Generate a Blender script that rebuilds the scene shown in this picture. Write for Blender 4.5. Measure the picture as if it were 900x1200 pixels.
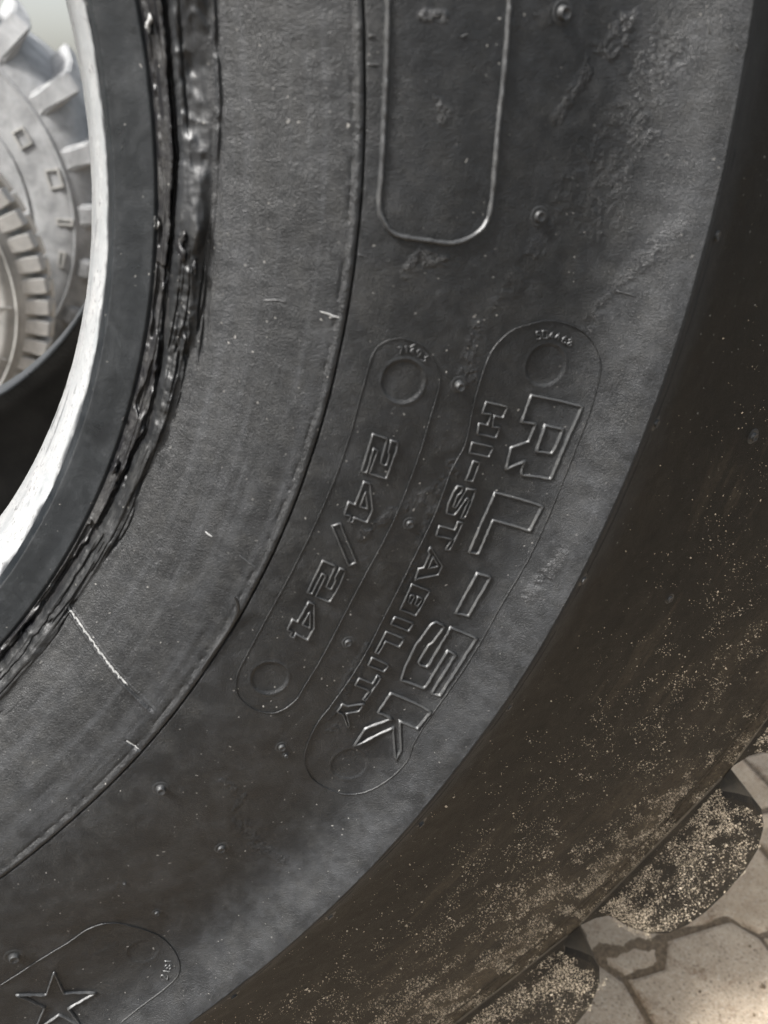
import bpy, bmesh, math, random
import numpy as np
from mathutils import Vector, Matrix

S = bpy.context.scene
for o in list(bpy.data.objects):
    bpy.data.objects.remove(o)
COL = S.collection
R_OUT = 0.967           # tyre radius over the lugs; the axle line runs along Y at this height
ZC = R_OUT

# ------------------------------------------------------------------ camera
cam = bpy.data.cameras.new('camera')
cam_o = bpy.data.objects.new('camera', cam)
COL.objects.link(cam_o)
yaw, pitch, roll = 0.27755863, 0.45449752, -0.00761513
fw = Vector((math.sin(yaw) * math.cos(pitch), math.cos(yaw) * math.cos(pitch), -math.sin(pitch)))
rt0 = Vector((math.cos(yaw), -math.sin(yaw), 0))
up0 = rt0.cross(fw)
rt = rt0 * math.cos(roll) + up0 * math.sin(roll)
up = -rt0 * math.sin(roll) + up0 * math.cos(roll)
M = Matrix.Identity(4)
for i in range(3):
    M[i][0], M[i][1], M[i][2] = rt[i], up[i], -fw[i]
M.translation = Vector((0.33813841, -0.35128073, -0.02347486 + ZC))
cam_o.matrix_world = M
cam.sensor_fit = 'VERTICAL'
cam.sensor_height = 36.0
cam.sensor_width = 27.0
cam.lens = 36.0 * math.exp(6.79848864) / 1200.0
cam.clip_start = 0.01
cam.clip_end = 500
cam.dof.use_dof = True
cam.dof.focus_distance = 0.46
cam.dof.aperture_fstop = 8.5
S.camera = cam_o

# ------------------------------------------------------------------ daylight (bright overcast)
SUN_EL, SUN_AZ = math.radians(52), math.radians(254)     # azimuth measured from +Y towards +X
w = bpy.data.worlds.new('World')
S.world = w
w.use_nodes = True
nt = w.node_tree
sky = nt.nodes.new('ShaderNodeTexSky')
sky.sky_type = 'NISHITA'
sky.sun_disc = False
sky.sun_elevation = SUN_EL
sky.sun_rotation = SUN_AZ
sky.air_density = 1.6
sky.dust_density = 6.0
hs = nt.nodes.new('ShaderNodeHueSaturation')
hs.inputs['Saturation'].default_value = 0.38
bg = nt.nodes['Background']
nt.links.new(sky.outputs[0], hs.inputs['Color'])
nt.links.new(hs.outputs[0], bg.inputs['Color'])
bg.inputs['Strength'].default_value = 0.066

sun = bpy.data.lights.new('sun', 'SUN')
sun.energy = 2.5
sun.angle = math.radians(10)
sun.color = (1.0, 0.98, 0.955)
sun_o = bpy.data.objects.new('sun', sun)
COL.objects.link(sun_o)
sd = Vector((math.sin(SUN_AZ) * math.cos(SUN_EL), math.cos(SUN_AZ) * math.cos(SUN_EL), math.sin(SUN_EL)))
sun_o.rotation_euler = sd.to_track_quat('Z', 'Y').to_euler()
sun_o.location = (-2, -2, 4)

S.view_settings.view_transform = 'Standard'
S.view_settings.look = 'None'
S.view_settings.gamma = 1.0
S.view_settings.use_curve_mapping = False
S.view_settings.exposure = 2.1

# ------------------------------------------------------------------ helpers
rng = np.random.default_rng(11)
random.seed(5)


def mesh_np(name, V, F, smooth=True, attrs=None):
    """V (n,3), F (m,k) int arrays -> mesh datablock"""
    me = bpy.data.meshes.new(name)
    V = np.asarray(V, np.float32)
    F = np.asarray(F, np.int32)
    k = F.shape[1]
    me.vertices.add(len(V))
    me.vertices.foreach_set('co', V.ravel())
    me.loops.add(F.size)
    me.loops.foreach_set('vertex_index', F.ravel())
    me.polygons.add(len(F))
    me.polygons.foreach_set('loop_start', np.arange(0, F.size, k, dtype=np.int32))
    me.polygons.foreach_set('loop_total', np.full(len(F), k, np.int32))
    me.update(calc_edges=True)
    me.validate()
    me.polygons.foreach_set('use_smooth', np.full(len(me.polygons), smooth))
    if attrs:
        for an, av in attrs.items():
            at = me.attributes.new(an, 'FLOAT', 'POINT')
            at.data.foreach_set('value', np.asarray(av, np.float32).ravel())
    return me


def obj(name, me, mat=None, parent=None):
    o = bpy.data.objects.new(name, me)
    COL.objects.link(o)
    if mat is not None and me is not None and not me.materials:
        me.materials.append(mat)
    if parent is not None:
        o.parent = parent
    return o


def tag(o, label=None, cat=None, group=None, kind=None):
    if label: o['label'] = label
    if cat: o['category'] = cat
    if group: o['group'] = group
    if kind: o['kind'] = kind
    return o


def grid_faces(nr, nc, wrap=False):
    i = np.arange(nr - 1)[:, None]
    j = np.arange(nc if wrap else nc - 1)[None, :]
    j2 = (j + 1) % nc
    a = i * nc + j
    b = i * nc + j2
    c = (i + 1) * nc + j2
    d = (i + 1) * nc + j
    return np.stack([a, b, c, d], -1).reshape(-1, 4)


_tab = rng.random((256, 256)).astype(np.float64)


def vnoise(x, y):
    xi = np.floor(x).astype(int); yi = np.floor(y).astype(int)
    fx = x - xi; fy = y - yi
    fx = fx * fx * (3 - 2 * fx); fy = fy * fy * (3 - 2 * fy)
    a = _tab[xi & 255, yi & 255]; b = _tab[(xi + 1) & 255, yi & 255]
    c = _tab[xi & 255, (yi + 1) & 255]; d = _tab[(xi + 1) & 255, (yi + 1) & 255]
    return (a * (1 - fx) + b * fx) * (1 - fy) + (c * (1 - fx) + d * fx) * fy


def fbm(x, y, oct=4, gain=0.5):
    s = 0; a = 1; t = 0
    for k in range(oct):
        s = s + a * vnoise(x * 2 ** k + 17.3 * k, y * 2 ** k + 9.1 * k); t += a; a *= gain
    return s / t


def sstep(a, b, x):
    t = np.clip((x - a) / (b - a), 0, 1)
    return t * t * (3 - 2 * t)


# ------------------------------------------------------------------ materials
def new_mat(name):
    m = bpy.data.materials.new(name)
    m.use_nodes = True
    return m, m.node_tree, m.node_tree.nodes['Principled BSDF']


def N(nt, typ, **kw):
    n = nt.nodes.new(typ)
    for k, v in kw.items():
        setattr(n, k, v)
    return n


def ramp(nt, src, stops):
    r = N(nt, 'ShaderNodeValToRGB')
    el = r.color_ramp.elements
    while len(el) < len(stops):
        el.new(0.5)
    for e, (p, c) in zip(el, stops):
        e.position = p
        e.color = (c, c, c, 1) if isinstance(c, (int, float)) else (*c, 1)
    nt.links.new(src, r.inputs[0])
    return r.outputs[0]


def noise(nt, co, scale, detail=3, rough=0.55, dist=0.0):
    n = N(nt, 'ShaderNodeTexNoise')
    n.inputs['Scale'].default_value = scale
    n.inputs['Detail'].default_value = detail
    n.inputs['Roughness'].default_value = rough
    n.inputs['Distortion'].default_value = dist
    nt.links.new(co, n.inputs['Vector'])
    return n.outputs[0]


def mix(nt, fac, a, b, blend='MIX'):
    m = N(nt, 'ShaderNodeMix', data_type='RGBA', blend_type=blend)
    if isinstance(fac, (int, float)): m.inputs[0].default_value = fac
    else: nt.links.new(fac, m.inputs[0])
    for s, v in ((6, a), (7, b)):
        if isinstance(v, tuple): m.inputs[s].default_value = (*v, 1)
        else: nt.links.new(v, m.inputs[s])
    return m.outputs[2]


def math_n(nt, op, a, b=None, c=None):
    m = N(nt, 'ShaderNodeMath', operation=op)
    for i, v in enumerate((a, b, c)):
        if v is None: continue
        if isinstance(v, (int, float)): m.inputs[i].default_value = v
        else: nt.links.new(v, m.inputs[i])
    return m.outputs[0]


def bump(nt, h, strength, distance, normal=None):
    b = N(nt, 'ShaderNodeBump')
    b.inputs['Strength'].default_value = strength
    b.inputs['Distance'].default_value = distance
    nt.links.new(h, b.inputs['Height'])
    if normal is not None: nt.links.new(normal, b.inputs['Normal'])
    return b.outputs[0]


def rubber(name, dark, light, rough=(0.42, 0.62), grain=1.0, dust=0.3, dust_col=(0.16, 0.155, 0.14), scuff=False, spec=0.5, mud=False):
    m, nt, p = new_mat(name)
    co = N(nt, 'ShaderNodeTexCoord').outputs['Object']
    big = noise(nt, co, 14, 5, 0.6, 0.4)
    mid = noise(nt, co, 75, 5, 0.62, 0.6)
    fine = noise(nt, co, 1150, 2, 0.55)
    grn = noise(nt, co, 2300, 1, 0.6)
    base = mix(nt, ramp(nt, big, [(0.34, 0.0), (0.68, 1.0)]), dark, light)
    dm = math_n(nt, 'MULTIPLY', ramp(nt, mid, [(0.45, 0.0), (0.78, 1.0)]), ramp(nt, fine, [(0.35, 0.1), (0.7, 1.0)]))
    dm = math_n(nt, 'MULTIPLY', dm, dust)
    base = mix(nt, dm, base, dust_col)
    # sparse pale specks of grit rubbed into the rubber
    speck = noise(nt, co, 640, 0, 0.5)
    sm = math_n(nt, 'MULTIPLY', ramp(nt, speck, [(0.835, 0.0), (0.86, 1.0)]), ramp(nt, big, [(0.4, 0.15), (0.6, 0.8)]))
    base = mix(nt, sm, base, (0.30, 0.29, 0.27))
    if scuff:
        ta = N(nt, 'ShaderNodeAttribute', attribute_name='film_light').outputs['Fac']
        base = mix(nt, ta, base, (0.031, 0.0325, 0.035))  # pale tone: dust, plus the lit band painted on the rib ramp
    if mud:
        sa = N(nt, 'ShaderNodeAttribute', attribute_name='clean').outputs['Fac']
        base = mix(nt, sa, base, (0.016, 0.0166, 0.0172))
        ma = N(nt, 'ShaderNodeAttribute', attribute_name='mud').outputs['Fac']
        mn = noise(nt, co, 320, 4, 0.7)
        base = mix(nt, math_n(nt, 'MULTIPLY', ma, ramp(nt, mn, [(0.35, 0.15), (0.65, 1.0)])), base, (0.085, 0.066, 0.044))
    nt.links.new(base, p.inputs['Base Color'])
    rr = ramp(nt, mid, [(0.3, rough[0]), (0.7, rough[1])])
    nt.links.new(rr, p.inputs['Roughness'])
    p.inputs['Specular IOR Level'].default_value = spec
    h = math_n(nt, 'MULTIPLY_ADD', grn, 0.6, fine)
    if scuff:
        at = N(nt, 'ShaderNodeAttribute', attribute_name='scuff').outputs['Fac']
        vo = noise(nt, co, 560, 3, 0.7, 1.6)
        vv = math_n(nt, 'MULTIPLY', math_n(nt, 'MULTIPLY', vo, at), 5.5)
        h = math_n(nt, 'ADD', h, vv)
    if scuff:
        sm_ = N(nt, 'ShaderNodeAttribute', attribute_name='melt').outputs['Fac']
        h = math_n(nt, 'MULTIPLY', h, math_n(nt, 'SUBTRACT', 1.0, sm_))
        nt.links.new(mix(nt, sm_, rr, (0.44, 0.44, 0.44)), p.inputs['Roughness'])
    nrm = bump(nt, h, 0.5 * grain, 0.0005)
    h2 = noise(nt, co, 130, 4, 0.55)
    nrm = bump(nt, h2, 0.12 * grain, 0.002, nrm)
    nt.links.new(nrm, p.inputs['Normal'])
    return m


MAT = {}
MAT['side'] = rubber('weathered_sidewall_rubber', (0.0045, 0.0049, 0.0054), (0.0105, 0.0112, 0.012), (0.36, 0.52), 1.05, 0.14, scuff=True, spec=0.42)
MAT['letter'] = rubber('moulded_letter_rubber', (0.020, 0.021, 0.022), (0.036, 0.037, 0.038), (0.36, 0.48), 0.5, 0.3)
MAT['nub'] = rubber('nub_rubber', (0.010, 0.0105, 0.011), (0.02, 0.021, 0.022), (0.46, 0.6), 0.4, 0.1)
MAT['bead'] = rubber('smooth_bead_rubber', (0.006, 0.0075, 0.009), (0.013, 0.0152, 0.0175), (0.26, 0.48), 0.4, 0.35, (0.055, 0.06, 0.064))
MAT['fresh'] = rubber('torn_glossy_rubber', (0.005, 0.005, 0.006), (0.013, 0.013, 0.014), (0.26, 0.45), 0.6, 0.3)
MAT['shoulder'] = rubber('dirty_shoulder_rubber', (0.0048, 0.0043, 0.0034), (0.009, 0.0078, 0.0057), (0.6, 0.75), 1.2, 0.3, (0.04, 0.034, 0.024), mud=True, spec=0.2)
MAT['lug'] = rubber('sandy_lug_rubber', (0.007, 0.006, 0.0048), (0.020, 0.0165, 0.012), (0.7, 0.85), 1.4, 0.75, (0.085, 0.068, 0.047), spec=0.2)
MAT['lug_flank'] = rubber('dust_caked_lug_flank', (0.05, 0.043, 0.034), (0.10, 0.085, 0.064), (0.75, 0.9), 0.8, 0.6, (0.17, 0.135, 0.09), spec=0.2)
MAT['liner'] = rubber('inner_liner_rubber', (0.09, 0.083, 0.074), (0.15, 0.137, 0.12), (0.5, 0.65), 0.4, 0.2)
MAT['dusty'] = rubber('grey_dusty_rubber', (0.17, 0.168, 0.16), (0.30, 0.295, 0.28), (0.6, 0.8), 0.6, 0.5, (0.42, 0.40, 0.36))  # background tyre bases: real dust, with lens wash-out painted in as extra paleness
MAT['dusty_tan'] = rubber('tan_dusty_tread_rubber', (0.30, 0.275, 0.24), (0.46, 0.43, 0.385), (0.6, 0.8), 0.7, 0.5, (0.58, 0.52, 0.43))
MAT['dusty_block'] = rubber('grey_beige_block_rubber', (0.21, 0.206, 0.198), (0.36, 0.353, 0.338), (0.6, 0.8), 0.7, 0.5, (0.46, 0.43, 0.38))
MAT['tractor'] = rubber('hazed_tractor_rubber', (0.14, 0.143, 0.146), (0.28, 0.284, 0.287), (0.5, 0.7), 0.6, 0.5, (0.34, 0.33, 0.31))  # pale base paints in the lens haze over the distant tyre


def white_mat():
    m, nt, p = new_mat('chalky_white_bead_coating')
    co = N(nt, 'ShaderNodeTexCoord').outputs['Object']
    n1 = noise(nt, co, 60, 5, 0.65, 0.6)
    n2 = noise(nt, co, 330, 4, 0.6, 1.0)
    mp = N(nt, 'ShaderNodeMapping')
    c = mix(nt, ramp(nt, n1, [(0.35, 0.0), (0.7, 1.0)]), (0.22, 0.23, 0.235), (0.32, 0.32, 0.32))
    chip = math_n(nt, 'MULTIPLY', ramp(nt, n2, [(0.57, 0.0), (0.63, 1.0)]), ramp(nt, n1, [(0.44, 0.0), (0.56, 1.0)]))
    c = mix(nt, chip, c, (0.10, 0.10, 0.10))
    at = N(nt, 'ShaderNodeAttribute', attribute_name='wear').outputs['Fac']
    c = mix(nt, at, c, (0.035, 0.037, 0.04))
    nt.links.new(c, p.inputs['Base Color'])
    p.inputs['Roughness'].default_value = 0.6
    nt.links.new(bump(nt, n2, 0.5, 0.001), p.inputs['Normal'])
    return m


def simple(name, col, rough=0.7, bscale=300, bstr=0.4, bdist=0.001, var=0.25):
    m, nt, p = new_mat(name)
    co = N(nt, 'ShaderNodeTexCoord').outputs['Object']
    n = noise(nt, co, bscale, 4, 0.6, 0.3)
    lo = tuple(c * (1 - var) for c in col); hi = tuple(min(1, c * (1 + var)) for c in col)
    nt.links.new(mix(nt, ramp(nt, n, [(0.3, 0.0), (0.7, 1.0)]), lo, hi), p.inputs['Base Color'])
    p.inputs['Roughness'].default_value = rough
    nt.links.new(bump(nt, n, bstr, bdist), p.inputs['Normal'])
    return m


MAT['white'] = white_mat()
MAT['pale'] = simple('pale_abraded_rubber', (0.22, 0.22, 0.215), 0.5, 500)
MAT['sand'] = simple('pale_sand_grain', (0.36, 0.30, 0.22), 0.5, 900, 0.2, 0.0005, 0.45)
MAT['soil'] = simple('brown_sandy_soil', (0.13, 0.095, 0.06), 0.9, 240, 0.9, 0.003, 0.5)


def paver_mat():
    m, nt, p = new_mat('beige_concrete_paver')
    co = N(nt, 'ShaderNodeTexCoord').outputs['Object']
    oi = N(nt, 'ShaderNodeObjectInfo').outputs['Random']
    n1 = noise(nt, co, 26, 6, 0.65, 0.5)
    n2 = noise(nt, co, 260, 4, 0.7)
    n3 = noise(nt, co, 13, 6, 0.7, 1.0)
    c = mix(nt, ramp(nt, n1, [(0.3, 0.0), (0.72, 1.0)]), (0.33, 0.25, 0.17), (0.53, 0.43, 0.315))
    c = mix(nt, math_n(nt, 'MULTIPLY', oi, 0.35), c, (0.21, 0.20, 0.18))
    c = mix(nt, ramp(nt, n3, [(0.50, 0.0), (0.66, 0.8)]), c, (0.15, 0.09, 0.048))
    c = mix(nt, ramp(nt, n2, [(0.54, 0.0), (0.62, 0.6)]), c, (0.46, 0.41, 0.34))
    c = mix(nt, ramp(nt, n2, [(0.36, 0.75), (0.43, 0.0)]), c, (0.09, 0.07, 0.05))
    nt.links.new(c, p.inputs['Base Color'])
    nt.links.new(ramp(nt, n1, [(0.3, 0.75), (0.7, 0.95)]), p.inputs['Roughness'])
    p.inputs['Specular IOR Level'].default_value = 0.25
    nt.links.new(bump(nt, math_n(nt, 'MULTIPLY_ADD', n1, 2.0, n2), 0.9, 0.003), p.inputs['Normal'])
    return m


MAT['paver'] = paver_mat()
MAT['bed'] = simple('dark_joint_sand', (0.13, 0.10, 0.07), 0.95, 160, 0.9, 0.004, 0.5)
MAT['ground'] = simple('trodden_yard_ground', (0.075, 0.064, 0.052), 0.95, 30, 0.5, 0.01, 0.3)

# ------------------------------------------------------------------ traced mould layout, millimetres in the sidewall plane (x, z from the axle)
LETTERS = [('R',[[(494.4,-128.7),(518.0,-134.8),(505.8,-169.8),(492.2,-167.2),(491.8,-165.2),(493.0,-160.6),(484.3,-163.4),(486.1,-153.1),(494.8,-150.9),(497.5,-142.6),(490.5,-140.8)],[(502.1,-143.5),(510.3,-145.7),(507.4,-154.4),(505.8,-157.3),(498.6,-155.8)]]),('L',[[(479.4,-175.1),(502.5,-183.4),(496.9,-196.1),(479.1,-189.6),(472.3,-207.0),(467.4,-205.3)]]),('hyphen',[[(472.1,-217.8),(478.8,-220.3),(468.0,-241.6),(461.5,-239.3)]]),('5',[[(451.3,-243.1),(455.9,-246.4),(449.4,-255.6),(447.6,-256.3),(442.2,-265.9),(443.2,-267.9),(446.6,-269.5),(448.1,-267.6),(459.1,-247.5),(471.7,-253.9),(452.8,-286.5),(448.7,-285.2),(461.3,-263.1),(457.5,-260.9),(446.1,-280.9),(444.9,-282.2),(432.9,-275.3),(435.2,-267.6),(440.6,-255.5),(448.6,-244.3)]]),('K',[[(427.5,-282.7),(447.8,-295.6),(440.4,-305.6),(431.9,-301.1),(431.6,-317.9),(428.4,-323.7),(428.2,-304.7),(409.4,-312.7),(407.4,-312.6),(413.4,-302.9),(427.5,-299.0),(420.3,-293.4)]]),('H',[[(472.1,-129.6),(482.7,-132.8),(480.9,-137.9),(476.5,-136.4),(475.8,-141.6),(479.7,-142.5),(478.1,-147.3),(468.5,-144.0),(469.1,-139.1),(473.4,-140.7),(475.0,-135.6),(470.3,-134.4)]]),('I',[[(466.2,-148.0),(476.9,-151.7),(475.1,-156.4),(464.9,-152.7)]]),('hyphen',[[(467.3,-157.2),(470.6,-158.5),(467.3,-167.6),(463.9,-166.2)]]),('S',[[(459.9,-168.7),(462.6,-169.5),(461.6,-172.4),(460.1,-173.1),(458.0,-179.2),(459.4,-179.9),(464.6,-170.9),(469.3,-172.1),(467.4,-178.7),(464.1,-186.3),(462.3,-185.8),(466.0,-176.7),(464.8,-175.6),(458.9,-183.9),(454.9,-182.1),(455.6,-177.3),(457.9,-171.4)]]),('T',[[(451.4,-188.3),(459.5,-192.0),(461.0,-187.7),(463.5,-188.8),(457.4,-202.4),(455.2,-201.8),(458.1,-196.7),(449.8,-193.1)]]),('A',[[(447.2,-199.1),(453.7,-210.6),(451.7,-215.6),(441.2,-215.4),(439.6,-216.3),(441.5,-209.9),(444.1,-210.0),(447.0,-202.9),(446.1,-200.8)],[(448.6,-204.8),(451.9,-210.5),(446.4,-210.6)]]),('B',[[(438.1,-218.2),(447.6,-224.1),(440.5,-237.3),(432.3,-231.7)],[(437.6,-224.0),(439.6,-225.2),(437.7,-229.8),(436.3,-228.0)],[(441.2,-226.1),(443.7,-227.6),(441.3,-231.9),(439.9,-230.1)]]),('I',[[(429.5,-235.4),(439.2,-241.6),(436.8,-245.8),(427.5,-239.3)]]),('L',[[(425.0,-243.4),(434.5,-249.7),(431.9,-254.4),(424.6,-249.0),(420.8,-255.8),(419.2,-254.6)]]),('I',[[(417.6,-257.4),(426.2,-264.4),(423.7,-268.1),(415.3,-261.6)]]),('T',[[(410.5,-268.6),(417.5,-274.3),(420.3,-269.7),(422.1,-271.3),(413.7,-284.2),(412.4,-282.8),(415.8,-278.3),(408.4,-272.4)]]),('Y',[[(401.4,-283.1),(404.1,-285.4),(412.7,-286.0),(410.1,-290.3),(403.3,-289.9),(404.8,-298.1),(404.0,-299.6),(401.5,-290.0),(398.6,-287.3)]]),('2',[[(419.6,-138.9),(425.9,-141.6),(422.7,-152.5),(424.4,-153.9),(425.4,-153.6),(426.8,-148.9),(426.2,-147.6),(427.6,-142.5),(430.6,-143.7),(429.8,-147.6),(427.2,-154.6),(425.4,-160.2),(424.4,-160.1),(417.5,-156.9),(421.5,-146.8),(419.8,-145.5),(416.3,-156.6),(414.1,-155.9)]]),('4',[[(415.1,-160.8),(417.7,-162.0),(418.7,-175.0),(416.1,-181.1),(409.9,-177.8),(409.3,-180.1),(407.5,-179.2),(408.7,-176.9),(405.7,-175.6),(407.9,-169.9),(410.7,-171.6)],[(415.7,-165.6),(416.4,-174.2),(412.8,-172.6)]]),('slash',[[(400.1,-181.0),(403.6,-180.0),(410.4,-200.8),(406.9,-202.3)]]),('2',[[(394.9,-198.1),(400.7,-201.6),(395.8,-211.8),(397.7,-213.7),(398.6,-213.1),(400.5,-209.0),(400.2,-207.3),(402.6,-202.9),(405.2,-204.5),(402.3,-211.9),(397.5,-220.0),(396.2,-220.0),(390.5,-216.4),(395.9,-206.0),(394.2,-204.7),(388.9,-214.6),(386.9,-213.8)]]),('4',[[(387.2,-219.0),(389.7,-220.6),(389.0,-233.4),(385.4,-239.8),(380.1,-235.3),(379.0,-237.3),(377.4,-236.1),(378.4,-233.9),(376.3,-232.5),(379.1,-227.3),(381.3,-229.1)],[(387.5,-224.1),(387.0,-233.4),(383.5,-230.5)]])]
STAR = [(236.8,-427.5),(238.0,-447.7),(253.8,-453.9),(238.1,-460.8),(242.8,-474.8),(232.7,-463.9),(218.3,-472.3),(226.9,-455.3),(215.9,-437.7),(229.7,-444.9)]
PANEL_A = [(419.5,-106.1),(415.6,-119.0),(409.8,-138.3),(402.3,-158.2),(390.3,-183.7),(378.0,-206.8),(367.1,-225.4),(354.0,-248.1),(350.2,-257.2),(350.5,-267.0),(357.9,-276.2),(367.8,-279.7),(377.6,-274.5),(382.3,-267.1),(393.4,-248.8),(411.3,-214.9),(428.3,-182.9),(439.6,-153.7),(445.6,-133.4),(449.3,-119.8),(448.2,-110.7),(442.0,-102.2),(431.7,-98.1),(423.2,-100.5)]
PANEL_B = [(465.4,-132.8),(469.0,-117.9),(473.6,-106.0),(481.9,-98.7),(491.5,-96.2),(500.3,-95.6),(511.0,-98.2),(519.6,-104.1),(524.4,-113.8),(523.8,-124.5),(520.7,-139.0),(514.6,-159.4),(507.2,-182.4),(496.7,-209.8),(484.7,-233.3),(472.8,-257.3),(459.1,-280.6),(446.2,-300.2),(438.1,-314.2),(433.8,-324.5),(421.3,-337.4),(407.8,-344.1),(395.7,-342.1),(384.0,-330.6),(380.2,-313.2),(387.1,-293.6),(396.5,-281.1),(411.5,-258.9),(425.5,-231.3),(438.9,-203.6),(449.4,-180.7),(456.2,-160.8),(462.8,-148.2)]
PANEL_C = [(210.0,-426.7),(231.4,-415.0),(247.7,-406.8),(259.1,-400.3),(269.5,-400.0),(278.0,-405.8),(290.6,-418.9),(298.1,-431.5),(300.9,-443.5),(295.3,-452.6),(274.0,-467.0),(264.4,-473.4)]
FRAME = [(427.8,19.4),(426.9,-6.2),(425.1,-34.5),(424.0,-46.6),(425.9,-52.8),(430.4,-57.6),(442.8,-60.0),(453.5,-61.4),(462.0,-59.0),(467.8,-53.9),(469.7,-44.4),(470.7,-21.2),(471.9,-3.2),(472.4,13.9),(472.4,20.4)]
NUBS = [(494.7,17.9,1.3),(491.4,-52.7,1.25),(458.3,-119.9,1.1),(436.6,-184.6,1.0),(405.5,-245.2,1.0),(368.8,-302.8,1.0),(307.3,-314.5,1.2),(332.6,-365.1,1.2),(220.8,-406.8,1.5),(294.1,-402.0,0.8),(566.4,-61.1,1.2),(551.2,-142.8,1.1),(642.7,-172.7,1.3),(521.8,-220.6,1.1),(607.6,-271.5,1.1),(442.6,-371.1,1.0),(388.0,-431.1,1.0),(327.6,-476.5,1.1),(489.4,-296.2,0.9),(281.4,-373.2,0.4),(370.7,-309.2,0.6)]
DISCS = [(433.3,-116.6,1),(500.3,-115.4,0.6),(366.0,-258.7,1),(403.9,-324.9,0.5),(282.5,-430.4,0.4)]
CUT = [(276.8,-225.6),(284.4,-237.1),(291.5,-248.0),(299.7,-259.4),(309.2,-270.6)]
CUT2 = [(295.1,-286.2),(300.4,-290.6)]
WHISK = [(353.6,-210.0),(354.6,-214.1),(354.0,-219.9),(349.6,-228.8),(341.3,-240.3),(334.3,-250.2)]
MARKS = [[(378.7,-82.8),(384.2,-82.3),(387.4,-83.2)],[(400.2,-86.6),(404.4,-87.9),(407.2,-88.9)],[(344.4,-183.4),(347.1,-185.5)],[(548.0,15.8),(549.7,10.8)],[(557.3,7.2),(558.8,5.0)],[(528.5,-83.6),(535.8,-85.5)],[(403.6,-89.0),(406.6,-88.6)],[(436.0,-102.2),(438.5,-100.8)],[(454.4,9.2),(457.0,10.0)],[(364.8,-199.5),(358.0,-193.6)],[(421.0,9.1),(423.5,9.1)],[(420.3,0.5),(424.3,0.2)],[(414.1,-64.2),(417.3,-65.2)]]
SCUFF = [[(510.5,5.8),(507.7,-1.3),(502.9,-7.1),(496.6,-16.8),9],[(447.8,15.0),(440.7,15.4),7],[(446.0,-13.1),(448.6,-15.9),9],[(435.3,-71.6),(441.2,-65.9),(450.1,-67.8),9],[(414.0,-187.8),(428.3,-177.6),(444.8,-171.2),(457.1,-162.2),10],[(522.8,17.0),(517.8,5.9),12],[(510.9,-26.5),(501.5,-45.2),(488.3,-71.3),(473.7,-87.9),16],[(549.6,-58.6),(536.3,-72.5),(518.4,-97.8),14],[(466.2,-94.5),(459.5,-120.0),(465.3,-116.7),10],[(456.9,-157.9),(445.1,-189.1),(432.7,-224.8),9],[(415.0,-251.4),(401.0,-280.5),(396.1,-296.2),12],[(542.1,5.6),(532.5,-5.6),(515.5,-32.8),25],[(511.1,-206.4),(496.3,-229.9),10],[(343.3,-346.6),(350.6,-368.8),(363.3,-383.7),12],[(253.8,-421.5),(267.2,-420.3),(252.2,-405.8),14],[(337.3,-317.2),(347.0,-328.9),(341.7,-339.6),7],[(487.7,16.1),(474.1,13.1),15],[(533.9,5.8),(527.8,-20.5),(518.0,-55.5),30]]
DIGITS = [('5',[[(496.3,-99.8),(494.3,-99.8),(494.4,-101.4),(496.0,-101.2),(496.7,-102.2),(496.2,-103.2),(494.7,-103.1)]]),('0',[[(497.6,-103.0),(497.3,-99.6),(499.5,-99.8),(499.9,-103.1),(497.6,-103.0)]]),('4',[[(502.3,-103.9),(502.3,-100.6),(500.6,-102.5),(503.1,-102.9)]]),('4',[[(505.1,-104.7),(505.5,-101.4),(503.5,-103.2),(506.0,-103.7)]]),('6',[[(509.1,-102.7),(507.5,-103.6),(506.9,-104.8),(507.5,-105.6),(508.5,-105.7),(509.0,-104.9),(508.3,-104.0),(507.2,-104.2)]]),('8',[[(510.8,-105.6),(510.3,-104.5),(511.3,-104.1),(511.9,-105.2),(510.8,-105.6),(509.6,-106.1),(510.4,-107.2),(511.6,-106.8),(510.8,-105.6)]]),('7',[[(430.7,-101.9),(432.6,-101.7),(431.8,-105.0)]]),('1',[[(433.8,-102.0),(434.6,-101.2),(434.6,-104.4)]]),('4',[[(437.2,-105.3),(437.9,-102.2),(436.1,-103.9),(438.1,-104.4)]]),('9',[[(440.6,-105.0),(439.5,-105.0),(439.1,-103.9),(440.1,-103.3),(441.0,-103.9),(440.6,-105.0),(439.4,-106.5)]]),('3',[[(442.5,-105.0),(444.2,-106.3),(442.5,-106.6),(443.0,-107.9),(441.8,-108.4),(440.7,-107.5)]]),('2',[[(290.2,-450.4),(289.7,-449.7),(290.1,-448.5),(291.1,-448.3),(293.1,-450.9),(293.8,-448.7)]]),('1',[[(292.3,-447.1),(291.7,-446.0),(295.3,-446.7)]]),('8',[[(294.5,-444.0),(293.4,-444.8),(292.7,-443.4),(293.8,-442.6),(294.5,-444.0),(295.1,-445.2),(296.3,-444.2),(295.7,-442.9),(294.5,-444.0)]]),('1',[[(293.9,-441.3),(293.2,-440.0),(296.8,-440.6)]])]
CRACK = [(3.64,355.2),(1.49,354.5),(-1.56,352.8),(-3.97,353.3),(-6.51,352.2),(-8.79,351.7),(-12.71,351.5),(-16.25,352.1),(-19.1,353.4),(-23.38,354.5),(-27.78,351.4),(-33.07,350.7),(-36.93,349.2),(-40.81,349.0),(-46.79,349.8)]
LUMPEND = [(3.33,370.4),(1.6,369.4),(-1.56,369.2),(-4.76,367.7),(-6.01,367.3),(-8.37,366.1),(-10.5,364.3),(-13.72,365.7),(-16.04,365.1),(-18.6,362.8),(-22.4,363.0),(-26.8,359.9),(-32.71,360.4),(-37.81,359.1),(-41.14,360.0),(-46.45,361.4),(-49.19,362.5)]
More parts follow.
